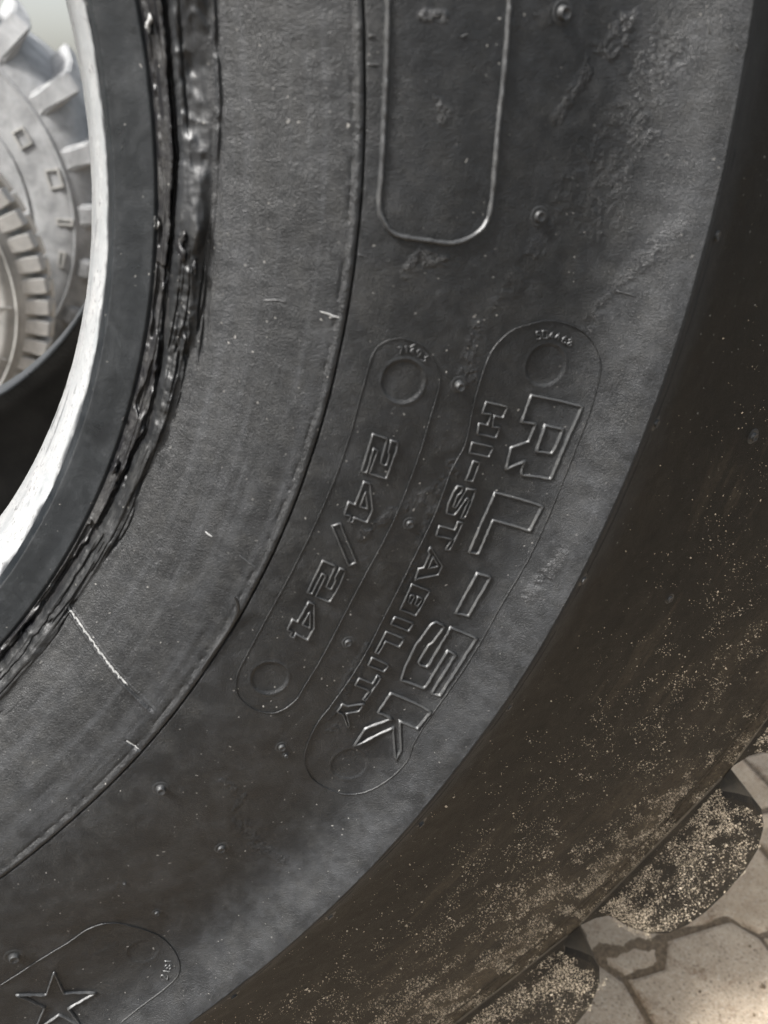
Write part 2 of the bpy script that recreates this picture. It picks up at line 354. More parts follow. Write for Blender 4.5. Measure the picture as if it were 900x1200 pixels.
CHIPS = [(347.3,15.7,9),(340.7,-54.7,8),(348.6,-63.6,14),(308.5,-158.8,9),(350.2,-58.6,8),(353.5,-70.0,8),(315.2,-137.0,3),(292.8,-185.5,3)]
BT_LOC = (-0.537, 2.18, 0.558)
TT_LOC = (-0.453, 2.75, 0.747)
TT_PH = 3.0


# ------------------------------------------------------------------ ground
G0 = 60.0
gm = mesh_np('ground', [(-G0, -G0, -0.012), (G0, -G0, -0.012), (G0, G0, -0.012), (-G0, G0, -0.012)], [(0, 1, 2, 3)], False)
ground = tag(obj('ground', gm, MAT['ground']), kind='structure')
bed_v = []
nb = 60
gx, gy = np.meshgrid(np.linspace(-0.75, 2.35, 180), np.linspace(-0.62, 1.9, 150))
gz = -0.0085 + 0.006 * fbm(gx * 30, gy * 30, 4)
V = np.stack([gx, gy, gz], -1).reshape(-1, 3)
bed = tag(obj('joint_sand', mesh_np('joint_sand', V, grid_faces(150, 180)), MAT['bed'], ground), kind='stuff')

# interlocking concrete pavers: rows with a stepped (trapezoid) edge, half-offset running bond
PL, PH = 0.20, 0.142


def zig(x):
    t = ((x - 0.866) / PL) % 1.0
    if t < 0.50: return 0.0
    if t < 0.62: return -0.032 * (t - 0.50) / 0.12
    if t < 0.88: return -0.032
    return -0.032 * (1 - (t - 0.88) / 0.12)


def paver_mesh(seed):
    r = random.Random(seed)
    x0, x1 = 0.889 - PL, 0.889
    if seed % 2: x0, x1 = x0 + PL / 2, x1 + PL / 2
    brk = sorted([x0, x1] + [b for k in range(-3, 4) for b in [0.866 + PL * (k + t) for t in (0, 0.5, 0.62, 0.88)] if x0 + 1e-4 < b < x1 - 1e-4])
    cx = (x0 + x1) / 2
    gap = 0.0032
    top = [(x, zig(x) + PH - gap) for x in brk]
    bot = [(x, zig(x) + gap) for x in reversed(brk)]
    poly = bot + top
    poly = [(min(max(x, x0 + gap), x1 - gap) - cx, y) for x, y in poly]
    bm = bmesh.new()
    rings = []
    n = len(poly)
    cxm = sum(p[0] for p in poly) / n; cym = sum(p[1] for p in poly) / n
    for inset, z in ((0.0, -0.06), (0.0, -0.0062), (0.0022, -0.0018), (0.0060, 0.0)):
        ring = []
        for (x, y) in poly:
            dx = x - cxm; dy = y - cym
            k = inset
            ring.append(bm.verts.new((x - math.copysign(min(k, abs(dx)), dx), y - math.copysign(min(k, abs(dy)), dy), z + (r.uniform(-.0004, .0004) if z > -.01 else 0))))
        rings.append(ring)
    for a, b in zip(rings[:-1], rings[1:]):
        for i in range(n):
            bm.faces.new((a[i], a[(i + 1) % n], b[(i + 1) % n], b[i]))
    bm.faces.new(rings[-1])
    bmesh.ops.recalc_face_normals(bm, faces=bm.faces)
    me = bpy.data.meshes.new('paving_stone')
    bm.to_mesh(me); bm.free()
    return me


pm = [paver_mesh(0), paver_mesh(1)]
Y_REF = 0.178
cnt = 0
for row in range(-5, 12):
    for c in range(-7, 8):
        odd = row % 2
        xc = 0.889 - PL / 2 + (PL / 2 if odd else 0) + c * PL
        # block below the reference joint is row -1
        yb = Y_REF + row * PH
        if not (0.1 < xc < 2.2 and -0.6 < yb < 1.75): continue
        if xc < 0.45 and not (-0.5 < yb < 1.2): continue
        o = obj('paving_stone', pm[odd], MAT['paver'], ground)
        o.location = (xc, yb, random.uniform(-0.0025, 0.0015))
        o.rotation_euler = (random.uniform(-.010, .010), random.uniform(-.010, .010), random.uniform(-.006, .006))
        cnt += 1

# ------------------------------------------------------------------ the loader tyre
tyre = tag(obj('loader_tire', None), 'huge black loader tire filling the frame, moulded lettering on its torn-beaded sidewall', 'tire')

PR = np.array([(.346, 0), (.352, -.006), (.365, -.016), (.38, -.026), (.40, -.037), (.42, -.045), (.45, -.0490), (.48, -.0490), (.50, -.0480), (.518, -.0480),
               (.533, -.0515), (.547, -.0592), (.556, -.0655), (.561, -.0682), (.563, -.0678), (.567, -.0650), (.575, -.0590), (.60, -.0462), (.64, -.033), (.70, -.017), (.78, .0),
               (.86, .017), (.868, .014), (.97, -.001), (1.1, -.02)])
YMID = 0.3255


def spline(xs, ys, q):
    """monotone-ish cubic through the profile points (smooth between creases)"""
    d = np.gradient(ys, xs)
    i = np.clip(np.searchsorted(xs, q) - 1, 0, len(xs) - 2)
    h = xs[i + 1] - xs[i]
    t = np.clip((q - xs[i]) / h, 0, 1)
    h00 = 2 * t ** 3 - 3 * t ** 2 + 1; h10 = t ** 3 - 2 * t ** 2 + t; h01 = -2 * t ** 3 + 3 * t ** 2; h11 = t ** 3 - t ** 2
    return h00 * ys[i] + h10 * h * d[i] + h01 * ys[i + 1] + h11 * h * d[i + 1]


A_, B_ = PR[:14], PR[14:22]


def ysurf(r):
    r = np.asarray(r, float)
    a = spline(A_[:, 0], A_[:, 1], np.clip(r, .346, .561))
    b = spline(B_[:, 0], B_[:, 1], np.clip(r, .563, .86))
    t = np.clip((r - .561) / .002, 0, 1)
    return np.where(r <= .561, a, np.where(r >= .563, b, a * (1 - t) + b * t))


def th_array(lo, hi, step, coarse=3.0):
    d = np.arange(lo, hi, step)
    n = int((360 - (hi - lo)) / coarse)
    c = np.linspace(hi, lo + 360, n, endpoint=False)
    return np.concatenate([d, c])


def polyline_dist(px, pz, pts):
    best = np.full(px.shape, 1e9)
    for (a, b), (c, d) in zip(pts[:-1], pts[1:]):
        dx, dz = c - a, d - b
        L2 = dx * dx + dz * dz + 1e-9
        t = np.clip(((px - a) * dx + (pz - b) * dz) / L2, 0, 1)
        best = np.minimum(best, np.hypot(px - a - t * dx, pz - b - t * dz))
    return best


# --- moulded sidewall, from the bead heel to the crease of the scuff rib
TH = th_array(-74, 10, 0.085)
RR = np.concatenate([np.arange(.3448, .372, .00036), np.arange(.372, .4155, .0009), np.arange(.4155, .4245, .00028), np.arange(.4245, .556, .00078), np.arange(.556, .5608, .0006), [.561]])
rg, tg = np.meshgrid(RR, np.radians(TH), indexing='ij')
deg = np.degrees(tg); degw = np.where(deg > 180, deg - 360, deg)
sg = tg * 0.45
HX = rg * np.cos(tg) * 1000; HZ = rg * np.sin(tg) * 1000
h = np.zeros_like(rg)
h += 0.0012 * (fbm(sg * 14, rg * 14, 3) - .5)                       # slow waviness
h += 0.00035 * (fbm(sg * 160, rg * 160, 3) - .5)
h += 0.0006 * (fbm(sg * 5, rg * 190, 2) - .5) * sstep(.40, .36, rg)   # drag streaks near the bead
# mould groove: a raised lip and a narrow slot
rw = .4193 + .0004 * (vnoise(sg * 60, sg * 0 + 3.3) - .5)
lip = np.exp(-((rg - (rw - .0016)) / .0011) ** 2)
rag = sstep(.35, .75, fbm(sg * 420, rg * 260, 2))
h += .00050 * lip * (0.75 + 0.5 * rag)
h -= .0004 * np.exp(-((rg - (rw - .0038)) / .0005) ** 2) * sstep(.42, .62, fbm(sg * 260, rg * 100, 2))
h -= .0024 * np.exp(-((rg - (rw + .0006)) / .00030) ** 2)
h -= .0006 * sstep(rw - .0005, rw + .001, rg) * sstep(.45, .424, rg)
# torn bead flange
cr = np.array(CRACK)[::-1]; le = np.array(LUMPEND)[::-1]
rc = np.interp(degw, cr[:, 0], cr[:, 1]) / 1000 + .0024 * (fbm(sg * 70, sg * 0 + 1.7, 4, .65) - .5)
rl = np.interp(degw, le[:, 0], le[:, 1]) / 1000 + .0016 * (fbm(sg * 45, sg * 0 + 7.7, 3) - .5)
amp = 0.62 + 0.38 * sstep(-22, -8, degw)
u = np.clip((rg - rc) / np.maximum(rl - rc, 1e-4), 0, 1)
inl = (rg > rc) & (rg < rl)
lump = fbm(sg * 30, rg * 58, 4, .5)
rid = 1 - np.abs(2 * fbm(sg * 70, rg * 110, 3) - 1)
body = np.where(rg > rc, sstep(0, .12, u) * (1 - sstep(.55, 1.0, u)), 0)
low_t = sstep(-12, -24, degw)
lump = lump * (1 - low_t) + fbm(sg * 13 + 2, rg * 210, 4, .6) * low_t
h += body * amp * (.0018 + .0115 * (lump - .40) + .0022 * (rid - .6))
edge_lip = np.exp(-((rg - rl) / .0007) ** 2)
h += .0012 * edge_lip * sstep(-14, -2, degw) * sstep(.3, .6, fbm(sg * 120, rg * 40, 2))
h -= .0005 * np.exp(-((rg - rl - .0012) / .0005) ** 2) * sstep(-14, -2, degw)
MELT = body * (0.25 + .75 * amp)
# crumpled zone further down the bead
crum = sstep(-8, -11, degw) * sstep(-26, -20, degw)
h += body * crum * .004 * (fbm(sg * 160, rg * 190, 3) - .45)
# the flange strip inside the crack, striated, with a broken edge
strip = sstep(rc, rc - .0008, rg) * sstep(.346, .347, rg)
h += strip * (.0016 * (vnoise(sg * 14, rg * 1500) - .5) + .0034 * (fbm(sg * 45, rg * 200, 4) - .5))
h -= strip * .0022 * sstep(.55, .6, fbm(sg * 30, rg * 140 + 4, 3)) * sstep(-3, -9, degw)
cw = .0007 + .0008 * fbm(sg * 90, sg * 0 + 2.2, 2)
h -= (.003 + .003 * amp) * np.exp(-((rg - rc) / cw) ** 2)
# a second, finer tear
rc2 = rc + (.004 + .0025 * (fbm(sg * 22, sg * 0 + 5.5, 2) - .5))
h -= .0016 * np.exp(-((rg - rc2) / .0004) ** 2) * sstep(.5, .62, fbm(sg * 26, sg * 0 + 8.1, 2))
crev = 1 - np.abs(2 * fbm(sg * 11 + 6, rg * 230 + 2, 3, .55) - 1)
h -= .0022 * sstep(.90, .99, crev) * sstep(rc - .002, rc, rg) * sstep(rl + .006, rl, rg) * sstep(.30, .55, fbm(sg * 20, rg * 60, 2)) * (.15 + .85 * sstep(-9, -14, degw))
h -= .004 * sstep(.3461, .3449, rg)
h += .0011 * np.exp(-((rg - .3466) / .0006) ** 2) * sstep(.42, .66, fbm(sg * 80, sg * 0 + 4.4, 4, .65))
# ejector discs, sunk a little below the face
DR = [9.1, 9.3, 8.8, 9.6, 8.0]
for (dx, dz, k), dr in zip(DISCS, DR):
    dist = np.hypot(HX - dx, HZ - dz)
    h -= .0007 * k * sstep(dr + .35, dr - .35, dist)
    h += .00045 * k * np.exp(-((dist - dr - .6) / .5) ** 2)
# scuffed, roughened streaks
sc = np.zeros_like(h)
for s in SCUFF:
    pts, wd = s[:-1], s[-1] * .42
    dist = polyline_dist(HX, HZ, pts) + wd * .9 * (fbm(HX * .12, HZ * .12, 3) - .5)
    sc = np.maximum(sc, sstep(wd, wd * .25, dist) * (1.0 if s[-1] < 13 else .4))
sc *= sstep(.28, .6, fbm(HX * .35, HZ * .35, 2))
h += sc * .00045 * (fbm(HX * .9, HZ * .9, 2) - .5)
# the cuts
dist = polyline_dist(HX, HZ, CUT); h -= .0016 * np.exp(-(dist / .6) ** 2)
h += .0005 * np.exp(-((dist - 1.1) / .6) ** 2)
dist = polyline_dist(HX, HZ, CUT2); h -= .0012 * np.exp(-(dist / .5) ** 2)
# grey dust smeared near the bead, blotchy further out; rib ramp's light painted in
FILM_LIGHT = .62 * sstep(.40, .74, fbm(sg * 9 + 3, rg * 330, 4, .6)) * sstep(.424, .412, rg) * sstep(.36, .375, rg)
FILM_LIGHT = FILM_LIGHT + .20 * sstep(.46, .76, fbm(HX * .035, HZ * .035, 5, .6)) * sstep(.42, .43, rg)
FILM_LIGHT = FILM_LIGHT + .30 * sstep(.50, .70, fbm(HX * .11 + 5, HZ * .11, 4, .6)) + .04 * sc
FILM_LIGHT = FILM_LIGHT + .55 * MELT * sstep(-14, -6, degw) + .55 * sstep(.515, .555, rg) * (.15 + .85 * sstep(.3, .7, fbm(HX * .16, HZ * .16, 4, .6)))  # upper torn lumps paler; ramp inside the crease lightened to paint its lit band
FILM_LIGHT = FILM_LIGHT * (.35 + .65 * fbm(HX * .5, HZ * .5, 3))
Y = ysurf(rg) - h
V = np.stack([rg * np.cos(tg), Y, rg * np.sin(tg) + ZC], -1).reshape(-1, 3)
sw_me = mesh_np('sidewall', V, grid_faces(len(RR), len(TH), True)[:, ::-1], True, {'scuff': np.clip(sc + .12, 0, 1), 'melt': .85 * MELT, 'film_light': np.clip(FILM_LIGHT, 0, 1)})
sw_me.materials.append(MAT['side']); sw_me.materials.append(MAT['fresh'])
# torn flange uses the glossier material
fr = grid_faces(len(RR), len(TH), True)[:, 0] // len(TH)
fj = grid_faces(len(RR), len(TH), True)[:, 0] % len(TH)
lim = rl[fr, fj] * .35 + rc[fr, fj] * .65
sw_me.polygons.foreach_set('material_index', (RR[fr] < rc[fr, fj] + .0006).astype(np.int32))
obj('sidewall', sw_me, None, tyre)


H_GRID = h.copy()
N_DENSE = int(round((10 - -74) / 0.085))


def h_at(r, th):
    if not (-74 < th < 9.8 and RR[0] <= r < RR[-1]): return 0.0
    i = min(int(np.searchsorted(RR, r)) - 1, len(RR) - 2); i = max(i, 0)
    fj_ = (th + 74) / 0.085; j = int(fj_)
    a = (r - RR[i]) / (RR[i + 1] - RR[i]); b = fj_ - j
    g = H_GRID
    return float((g[i, j] * (1 - b) + g[i, j + 1] * b) * (1 - a) + (g[i + 1, j] * (1 - b) + g[i + 1, j + 1] * b) * a)


def on_face(x, z, hh=0.0):
    """point on the moulded face, x/z in mm from the axle, hh metres proud"""
    r = math.hypot(x, z) / 1000
    return (x / 1000, float(ysurf(r)) - hh - h_at(r, math.degrees(math.atan2(z, x))), z / 1000 + ZC)


# --- scuff rib's outer flank and shoulder
TH2 = th_array(-76, 10, 0.17)
R2 = np.concatenate([[.561], np.arange(.5615, .575, .0007), np.arange(.575, .86, .0016), [.860, .862, .866, .870, .874, .876]])
rg, tg = np.meshgrid(R2, np.radians(TH2), indexing='ij')
sg = tg * .7
h = .0016 * (fbm(sg * 9, rg * 9, 3) - .5) + .0006 * (fbm(sg * 90, rg * 90, 3) - .5)
h *= sstep(.561, .566, rg)
h += .0006 * np.exp(-((rg - (.5675 + .0006 * vnoise(sg * 30, sg * 0))) / .0005) ** 2) * sstep(.4, .55, fbm(sg * 55, sg * 0 + 3, 2))
h -= .003 * np.exp(-((rg - .858) / .0012) ** 2)
h += .0012 * np.exp(-((rg - .8545) / .0015) ** 2)
Y = ysurf(rg) - h
Y[0] = ysurf(.561)
V = np.stack([rg * np.cos(tg), Y, rg * np.sin(tg) + ZC], -1).reshape(-1, 3)
dg2 = np.degrees(tg); dg2 = np.where(dg2 > 180, dg2 - 360, dg2)
mud = sstep(.62, .87, rg) ** 1.6 * (.15 + .85 * sstep(-4, -40, dg2)) * sstep(.25, .75, fbm(sg * 22, rg * 30, 4)) * .8
mud = np.clip(mud * .95 + .10 * sstep(.60, .84, rg) * sstep(4, -30, dg2) * (.5 + .5 * fbm(sg * 8, rg * 40, 4)), 0, 1)
mud = np.maximum(mud, .85 * sstep(.846, .858, rg) * (.5 + .5 * fbm(sg * 60, rg * 60, 3)))
mud = np.maximum(mud, .32 * sstep(.60, .74, fbm(sg * 14 + 2, rg * 90, 4, .6)) * sstep(.60, .68, rg))
clean = sstep(.592, .562, rg + .025 * (fbm(sg * 30, rg * 70, 4) - .5))
obj('shoulder', mesh_np('shoulder', V, grid_faces(len(R2), len(TH2), True)[:, ::-1], True, {'mud': mud, 'clean': clean}), MAT['shoulder'], tyre)

# --- bead: dark smooth face and chalky white toe band
TH3 = th_array(-62, 14, 0.16)


def ring_part(name, prof, nper, mat, wob=0.0, wear=False, ths=TH3, wseed=0.0, mirror=False):
    rs, ys = [], []
    for (r0, y0), (r1, y1) in zip(prof[:-1], prof[1:]):
        for k in range(nper):
            t = k / nper; rs.append(r0 + (r1 - r0) * t); ys.append(y0 + (y1 - y0) * t)
    rs.append(prof[-1][0]); ys.append(prof[-1][1])
    rs = np.array(rs); ys = np.array(ys)
    tr = np.radians(ths)
    RG = rs[:, None] + 0 * tr[None]; YG = ys[:, None] + 0 * tr[None]; TG = tr[None] + 0 * RG
    L = np.concatenate([[0], np.cumsum(np.hypot(np.diff(rs), np.diff(ys)))])[:, None] + 0 * TG
    nz = wob * (fbm(TG * .34 * 90 + wseed, L * 120, 4) - .5) * 2
    YG = YG - nz * .7; RG = RG - nz * .5
    at = None
    if wear:
        e0 = sstep(.0035, 0, L + .006 * (fbm(TG * 34, L * 100 + wseed, 4) - .5))
        e1 = sstep(.0045, 0, (L.max() - L) + .010 * (fbm(TG * 30 + 9, L * 90, 4) - .5))
        scr = .8 * sstep(.72, .78, fbm(TG * 14 + 4, L * 260, 4)) * sstep(.4, .6, fbm(TG * 9, L * 20, 2))
        at = {'wear': np.clip(np.maximum(np.maximum(.75 * np.exp(-((L - .026 - .004 * fbm(TG * 8, L * 0, 3)) / .0009) ** 2) * sstep(.35, .6, fbm(TG * 40, L * 0 + 3, 3)), e1), scr), 0, 1)}
    if mirror: YG = 2 * YMID - YG
    V = np.stack([RG * np.cos(TG), YG, RG * np.sin(TG) + ZC], -1).reshape(-1, 3)
    F = grid_faces(len(rs), len(ths), True)
    return obj(name, mesh_np(name, V, F if mirror else F[:, ::-1], True, at), mat, tyre)


bead_prof = [(.3262, .0105), (.3285, .0050), (.3330, .0035), (.3400, .0016), (.3442, .0002), (.3462, .0012)]
ring_part('bead_face', bead_prof, 7, MAT['bead'], .00035)
toe_prof = [(.3195, .075), (.3172, .070), (.3170, .064), (.3185, .052), (.3215, .030), (.3250, .0140), (.3264, .0102)]
ring_part('bead_toe_band', toe_prof, 8, MAT['white'], .0006, True)
TH4 = th_array(-76, 14, 0.4)
ring_part('bead_toe_band', [(.3215, .0745), (.3192, .0750), (.3175, .070), (.3175, .060), (.3185, .030), (.3205, .014), (.3225, .0102)], 6, MAT['white'], .0005, False, TH4, 3.0, True)
ring_part('bead_face', [(.3222, .0105)] + bead_prof[1:], 3, MAT['bead'], .0003, False, TH4, 2.0, True)

# --- inner liner, ribbed across by the curing bladder
half = [(.3195, .073), (.336, .066), (.36, .045), (.42, .005), (.52, -.012), (.62, .005), (.72, .05), (.79, .11), (.82, .19), (.828, YMID)]
full = half + [(r, 2 * YMID - y) for r, y in reversed(half[:-1])]
fr_ = np.array(full)
tt = np.linspace(0, len(full) - 1, 74)
lr = np.interp(tt, range(len(full)), fr_[:, 0]); ly = np.interp(tt, range(len(full)), fr_[:, 1])
THL = th_array(-76, 10, 0.125, 2.0)
tr = np.radians(THL)
rib = np.abs(np.sin(tr * 360 / 1.0 / 2))[None] ** .7 * .0020
e = np.sin(np.linspace(0, math.pi, 74))[:, None] ** .4
RG = lr[:, None] - rib * e * (np.abs(np.gradient(ly))[:, None] > .004)
YG = ly[:, None] + rib * e * np.sign(YMID - ly)[:, None]
V = np.stack([RG * np.cos(tr), YG + 0 * RG, RG * np.sin(tr) + ZC], -1).reshape(-1, 3)
obj('inner_liner', mesh_np('inner_liner', V, grid_faces(74, len(THL), True)), MAT['liner'], tyre)

# --- far sidewall, far shoulder and the belt under the tread
far = [(.346, 2 * YMID)] + [(r, 2 * YMID - y) for r, y in PR[1:22]] + [(.8625, 2 * YMID - .0165)]
frr = np.array(far)
tr = np.radians(np.arange(0, 360, 2.0))
V = np.stack([frr[:, :1] * np.cos(tr), frr[:, 1:] + 0 * tr, frr[:, :1] * np.sin(tr) + ZC], -1).reshape(-1, 3)
obj('far_sidewall', mesh_np('far_sidewall', V, grid_faces(len(far), len(tr), True)), MAT['liner'], tyre)
belt = np.array([(.876, .0165), (.880, .03), (.882, .15), (.883, YMID), (.882, 2 * YMID - .15), (.880, 2 * YMID - .03), (.876, 2 * YMID - .0165)])
V = np.stack([belt[:, :1] * np.cos(tr), belt[:, 1:] + 0 * tr, belt[:, :1] * np.sin(tr) + ZC], -1).reshape(-1, 3)
obj('tread_belt', mesh_np('tread_belt', V, grid_faces(len(belt), len(tr), True)[:, ::-1]), MAT['lug'], tyre)

# --- tread lugs, one mesh shared and turned round the axle
NL = 29
lug_poly = [(.8740, 5.6), (.879, 5.0), (.886, 4.85), (.902, 5.15), (.916, 5.3), (.932, 5.0), (.946, 4.3), (.9575, 3.2), (.9640, 1.8), (.9668, 0.2), (.9660, -1.4), (.9620, -2.6), (.953, -3.6),
            (.938, -4.25), (.918, -4.55), (.900, -4.55), (.888, -4.7), (.880, -5.1), (.8740, -6.0)]      # (radius, degrees from the lug centre)


def lug_mesh():
    bm = bmesh.new()
    rows = []
    ys = [(0.0, 1.0, 0), (.004, 1.006, 0), (.05, 1.0, .3), (.16, 1.0, 1.4), (YMID, 1.0, 3.0), (2 * YMID - .16, 1.0, 1.4), (2 * YMID - .05, 1.0, .3), (2 * YMID - .004, 1.006, 0), (2 * YMID, 1.0, 0)]
    rl_ = random.Random(2)
    for yv, sc_, sk in ys:
        row = []
        for (r, a) in lug_poly:
            yend = .0155 - (r - .874) * .165
            if yv < .1: y = yend + yv
            elif yv > 2 * YMID - .1: y = yv - yend
            else: y = yv
            if yv in (0.0, 2 * YMID):
                rr_ = .91 + (r - .91) * (.93 if r > .91 else 1.0); aa = a * (.955 if r > .885 else .99)
            else:
                rr_, aa = r, a
            th = math.radians(aa + sk)
            row.append(bm.verts.new((rr_ * math.cos(th), y, rr_ * math.sin(th))))
        rows.append(row)
    n = len(lug_poly)
    for a, b in zip(rows[:-1], rows[1:]):
        for i in range(n):
            bm.faces.new((a[i], a[(i + 1) % n], b[(i + 1) % n], b[i]))
    f1 = bm.faces.new(rows[0]); f2 = bm.faces.new(list(reversed(rows[-1])))
    bmesh.ops.recalc_face_normals(bm, faces=bm.faces)
    bmesh.ops.triangulate(bm, faces=[f1, f2])
    for f_ in bm.faces:
        f_.material_index = 0 if abs(f_.normal.y) > .6 else 1
    me = bpy.data.meshes.new('tread_lug')
    bm.to_mesh(me); bm.free()
    me.materials.append(MAT['lug']); me.materials.append(MAT['lug_flank'])
    return me


lm = lug_mesh()
for k in range(NL):
    o = obj('tread_lug', lm, MAT['lug'], tyre)
    o.location = (0, 0, ZC)
    o.rotation_euler = (0, -math.radians(-39.6 + k * 360 / NL), 0)


# --- raised ridges (letter outlines, mould lines, frames)
def ridge_geo(pts, width, height, closed=True, seg=1.8, jit=0.0, seed=0, crest=.55, close_in=0.0):
    rj = random.Random(seed)
    P = []
    n = len(pts)
    for i in range(n if closed else n - 1):
        a = np.array(pts[i], float); b = np.array(pts[(i + 1) % n], float)
        m = max(1, int(round(np.linalg.norm(b - a) / seg)))
        for k in range(m):
            P.append((a + (b - a) * k / m))
    if not closed: P.append(np.array(pts[-1], float))
    P = np.array(P)
    n = len(P)
    if jit: P = P + np.array([[rj.uniform(-jit, jit), rj.uniform(-jit, jit)] for _ in range(n)])
    nxt = np.roll(P, -1, 0) - P; prv = P - np.roll(P, 1, 0)
    if not closed:
        nxt[-1] = prv[-1]; prv[0] = nxt[0]
    nx = nxt / (np.linalg.norm(nxt, axis=1, keepdims=True) + 1e-9); pv = prv / (np.linalg.norm(prv, axis=1, keepdims=True) + 1e-9)
    n1 = np.stack([-nx[:, 1], nx[:, 0]], 1); n2 = np.stack([-pv[:, 1], pv[:, 0]], 1)
    mt = n1 + n2
    mt /= np.maximum((mt * n1).sum(1, keepdims=True), .45)
    offs = [(-.5, -.0004), (-.5 * crest, .8), (0, 1.0), (.5 * crest, .8), (.5, -.0004)]
    V = []
    for i in range(n):
        hv = height * (1 + (rj.uniform(-.22, .22) if jit else 0))
        wv = width * (1 + (rj.uniform(-.15, .15) if jit else 0))
        if not closed and i in (0, n - 1): hv *= .3
        for o_, hh in offs:
            q = P[i] + mt[i] * o_ * wv
            V.append(on_face(q[0], q[1], hv * hh if hh > 0 else hh))
    k = len(offs)
    F = []
    for i in range(n if closed else n - 1):
        j = (i + 1) % n
        for c in range(k - 1):
            F.append((i * k + c, j * k + c, j * k + c + 1, i * k + c + 1))
    return V, F


def join_geo(parts):
    V, F = [], []
    for v, f in parts:
        b = len(V); V += v; F += [tuple(i + b for i in q) for q in f]
    return V, F


def ridge(name, loops, width, height, closed=True, mat='letter', parent=tyre, **kw):
    V, F = join_geo([ridge_geo(l, width, height, closed, **kw) for l in loops])
    me = mesh_np(name, V, F, True)
    o = obj(name, me, MAT[mat], parent)
    return o


NAMES = {'hyphen': 'hyphen', 'slash': 'slash'}
for i, (ch, loops) in enumerate(LETTERS):
    big = i < 5
    nm = NAMES.get(ch, 'raised_numeral' if ch.isdigit() else 'raised_letter')
    ridge('raised_' + ch if ch in NAMES else nm, loops, 1.45 if big else 1.1, .0013 if big else .00105, jit=.05, seed=i)
for i, (ch, loops) in enumerate(DIGITS):
    ridge('code_numeral', loops, .62, .0007, closed=False, seg=.9, jit=.03, seed=i)
ridge('raised_star', [STAR], 1.3, .0013, jit=.05)
def dense_curve(pts, k=5):
    P = np.array(pts, float); out = []
    for i in range(len(P) - 1):
        p0 = P[max(i - 1, 0)]; p1 = P[i]; p2 = P[i + 1]; p3 = P[min(i + 2, len(P) - 1)]
        for t in np.linspace(0, 1, k, endpoint=False):
            out.append(tuple(.5 * ((2 * p1) + (-p0 + p2) * t + (2 * p0 - 5 * p1 + 4 * p2 - p3) * t * t + (-p0 + 3 * p1 - 3 * p2 + p3) * t ** 3)))
    out.append(tuple(P[-1]))
    return out


ridge('mould_line', [dense_curve(PANEL_A + PANEL_A[:1], 4)[:-1]], .5, .0005, seg=1.6, jit=.05, seed=1, mat='side')
ridge('mould_line', [dense_curve(PANEL_B + PANEL_B[:1], 4)[:-1]], .55, .0006, seg=1.6, jit=.05, seed=2, mat='side')
ridge('mould_line', [dense_curve(PANEL_C, 4)], .6, .0006, closed=False, seg=1.6, jit=.05, seed=3, mat='side')

# the label frame goes on above the picture: continue both sides along the arc and close it
def polar(p): return math.hypot(*p), math.degrees(math.atan2(p[1], p[0]))


r_i, a_i = polar(FRAME[0]); r_o, a_o = polar(FRAME[-1])
ext_o = [(r_o * math.cos(math.radians(a)), r_o * math.sin(math.radians(a))) for a in np.linspace(a_o + 2, 16, 7)]
ext_i = [(r_i * math.cos(math.radians(a)), r_i * math.sin(math.radians(a))) for a in np.linspace(17, a_i + 2, 7)]
ridge('label_frame', [dense_curve(FRAME + ext_o + ext_i + [FRAME[0]], 5)[:-1]], 2.3, .0016, seg=1.5, jit=.02, seed=4)


# --- vent spews: a stub standing in a shallow ring
def lathe_face(x, z, prof, n=14, tilt=(0, 0)):
    cx, cy, cz = on_face(x, z)
    V = []; F = []
    for (r, hh) in prof:
        for k in range(n):
            a = 2 * math.pi * k / n
            xx = x + r * math.cos(a) + tilt[0] * hh; zz = z + r * math.sin(a) + tilt[1] * hh
            px = on_face(xx, zz, 0)
            V.append((px[0], px[1] - hh / 1000, px[2]))
    m = len(prof)
    for i in range(m - 1):
        for k in range(n):
            F.append((i * n + k, i * n + (k + 1) % n, (i + 1) * n + (k + 1) % n, (i + 1) * n + k))
    return V, F


for i, (x, z, s) in enumerate(NUBS):
    k = s * 1.65
    rn = random.Random(i)
    hgt = rn.uniform(1.2, 2.2) * s
    prof = [(2.2 * k, -.15), (1.75 * k, .35), (1.45 * k, .15), (1.15 * k, .1), (1.04 * k, hgt * .85), (1.0 * k, hgt * .97), (.9 * k, hgt), (.78 * k, hgt * .98), (.6 * k, hgt * .86), (.02, hgt * .78)]
    V, F = lathe_face(x, z, prof, 16, (rn.uniform(-.3, .3), rn.uniform(-.5, .1)))
    obj('vent_nub', mesh_np('vent_nub', V, F), MAT['nub'], tyre)

# --- cut with pale abraded lips, flash whisker, little moulding flaws
ridge('cut_lip', [dense_curve(CUT[:4], 6)], 1.1, .0008, closed=False, seg=.7, jit=.3, seed=8, mat='pale')
ridge('cut_lip', [CUT2], .6, .0005, closed=False, seg=.8, jit=.12, seed=9, mat='pale')
for i, mk in enumerate(MARKS):
    ridge('moulding_flaw', [mk], .8, .0006, closed=False, seg=.8, jit=.15, seed=20 + i, mat='pale' if i in (1, 2) else 'letter')


